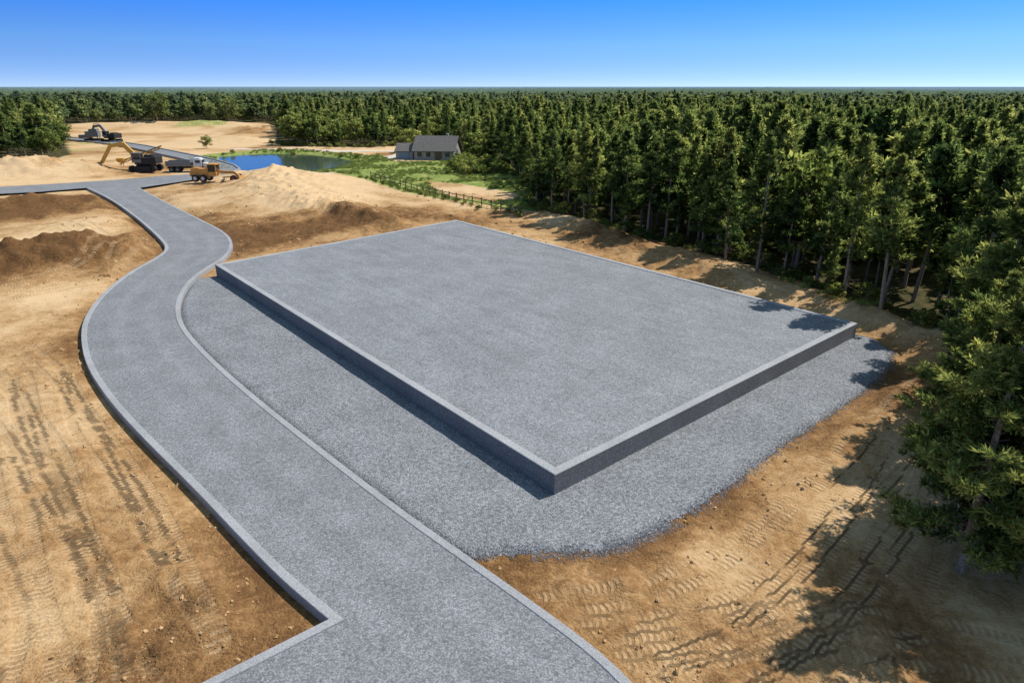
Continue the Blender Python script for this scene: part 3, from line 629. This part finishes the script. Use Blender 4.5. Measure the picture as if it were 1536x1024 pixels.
part('tracks',lambda b:[box(b,(0,s*1.1,.5),(4.6,.5,.9)) for s in(-1,1)],M_blk,e,.2)
part('legs',lambda b:[box(b,(q,s,1.1),(.2,.2,1.1)) for q in(-1.4,1.4) for s in(-.9,.9)],M_steel,e,0)
e=empty('farm_house',-19.8,184,rad(-8),-.1,1.06)
def gable(b,x0,x1,y0,y1,zw,zr):
    ym=(y0+y1)/2;vs=[b.verts.new(q) for q in[(x0,y0,0),(x1,y0,0),(x1,y1,0),(x0,y1,0),(x0,y0,zw),(x1,y0,zw),(x1,y1,zw),(x0,y1,zw),(x0,ym,zr),(x1,ym,zr)]]
    for f in[(0,1,5,4),(2,3,7,6),(1,2,6,9,5),(3,0,4,8,7),(4,5,9,8),(6,7,8,9)]: b.faces.new([vs[i] for i in f])
def roofm(b,x0,x1,y0,y1,zw,zr,o=.5):
    ym=(y0+y1)/2;sl=(zr-zw)/(ym-y0)
    for s,ye in((-1,y0-o),(1,y1+o)):
        ze=zw-o*sl
        a=[(x0-o,ye,ze+.06),(x1+o,ye,ze+.06),(x1+o,ym,zr+.06),(x0-o,ym,zr+.06)];vs=[b.verts.new(q) for q in a]+[b.verts.new((q[0],q[1],q[2]+.18)) for q in a]
        for f in[(0,1,2,3),(4,5,6,7),(0,1,5,4),(1,2,6,5),(2,3,7,6),(3,0,4,7)]: b.faces.new([vs[i] for i in f])
part('walls',lambda b:gable(b,-5,5,-4,4,2.4,5.4),M_hwall,e,0);part('roof',lambda b:roofm(b,-5,5,-4,4,2.4,5.4),M_roof,e,0)
part('windows',lambda b:[box(b,(q,-4.02,1.4),(1.1,.08,1.0)) for q in(-3.6,-1.4,3.4)],M_glass,e,0)
part('door',lambda b:box(b,(1.1,-4.03,1.05),(1.8,.1,2.1)),M_wood,e,0)
part('annex_walls',lambda b:gable(b,-10,-5.6,-3,2.5,2.0,3.6),M_hwall,e,0);part('annex_roof',lambda b:roofm(b,-10,-5.6,-3,2.5,2.0,3.6,.3),M_roof,e,0)
part('annex_door',lambda b:box(b,(-7.8,-3.03,1.0),(2.8,.1,1.9)),M_blue,e,0)
part('chimney',lambda b:box(b,(2.5,.6,5.4),(.7,.7,1.4)),M_hwall,e)
e=bpy.data.objects.new('wooden_fence',None);C.objects.link(e)
fp=[(-30.9,144.8),(-24,134.6),(-18.4,126.2),(-12.5,117.6),(-7.4,110.3),(-1.9,104.0),(2.6,98.3)]
pts=walk(fp,2.4);ph=[(x,y,hz1(x,y)) for x,y in pts]
part('posts',lambda b:[box(b,(x,y,z+.6),(.14,.14,1.5),rz=random.uniform(0,1)) for x,y,z in ph],M_wood,e,0)
part('rails',lambda b:[beam(b,(p[0],p[1],p[2]+h),(q[0],q[1],q[2]+h+random.uniform(-.04,.04)),.06,.13) for p,q in zip(ph[:-1],ph[1:]) for h in(.5,1.1)],M_wood,e,0)
# ------------------------------------------------------------------ light, sky, camera
sun=bpy.data.lights.new('sun','SUN');sun.energy=4.9;sun.angle=rad(.5);sun.color=(1,.945,.86);so=bpy.data.objects.new('sun',sun);C.objects.link(so)
el=rad(52);az=rad(29);sd=Vector((math.cos(el)*math.cos(az),math.cos(el)*math.sin(az),math.sin(el)));so.rotation_euler=sd.to_track_quat('Z','Y').to_euler()
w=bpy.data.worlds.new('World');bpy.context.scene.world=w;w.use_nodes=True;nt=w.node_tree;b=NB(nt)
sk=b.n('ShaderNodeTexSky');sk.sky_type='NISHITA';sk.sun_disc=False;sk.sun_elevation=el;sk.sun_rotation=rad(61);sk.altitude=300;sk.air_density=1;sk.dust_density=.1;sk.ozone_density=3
tc=b.n('ShaderNodeTexCoord');sp_=b.n('ShaderNodeSeparateXYZ');b.l(tc.outputs['Generated'],sp_.inputs[0])
az_=b.math('ABSOLUTE',sp_.outputs[2])
z=b.math('MULTIPLY_ADD',az_,6.5,.10);cb=b.n('ShaderNodeCombineXYZ');b.l(sp_.outputs[0],cb.inputs[0]);b.l(sp_.outputs[1],cb.inputs[1]);b.l(z,cb.inputs[2])
nv=b.n('ShaderNodeVectorMath',operation='NORMALIZE');b.l(cb.outputs[0],nv.inputs[0]);b.l(nv.outputs[0],sk.inputs[0])
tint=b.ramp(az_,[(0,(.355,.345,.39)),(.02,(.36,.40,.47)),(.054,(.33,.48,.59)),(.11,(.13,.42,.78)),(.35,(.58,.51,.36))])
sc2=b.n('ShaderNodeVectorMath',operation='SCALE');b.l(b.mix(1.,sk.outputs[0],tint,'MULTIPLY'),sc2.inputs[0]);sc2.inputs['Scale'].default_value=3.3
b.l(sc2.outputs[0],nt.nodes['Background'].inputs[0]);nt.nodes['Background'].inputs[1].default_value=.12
cam=bpy.data.cameras.new('camera');cam.lens=36*1000/1536;cam.clip_end=80000;co=bpy.data.objects.new('camera',cam);co.location=(0,0,18);co.rotation_euler=(math.pi/2-math.atan(.382),0,0);C.objects.link(co);bpy.context.scene.camera=co
vs=bpy.context.scene.view_settings;vs.view_transform='Standard';vs.look='None';vs.exposure=0
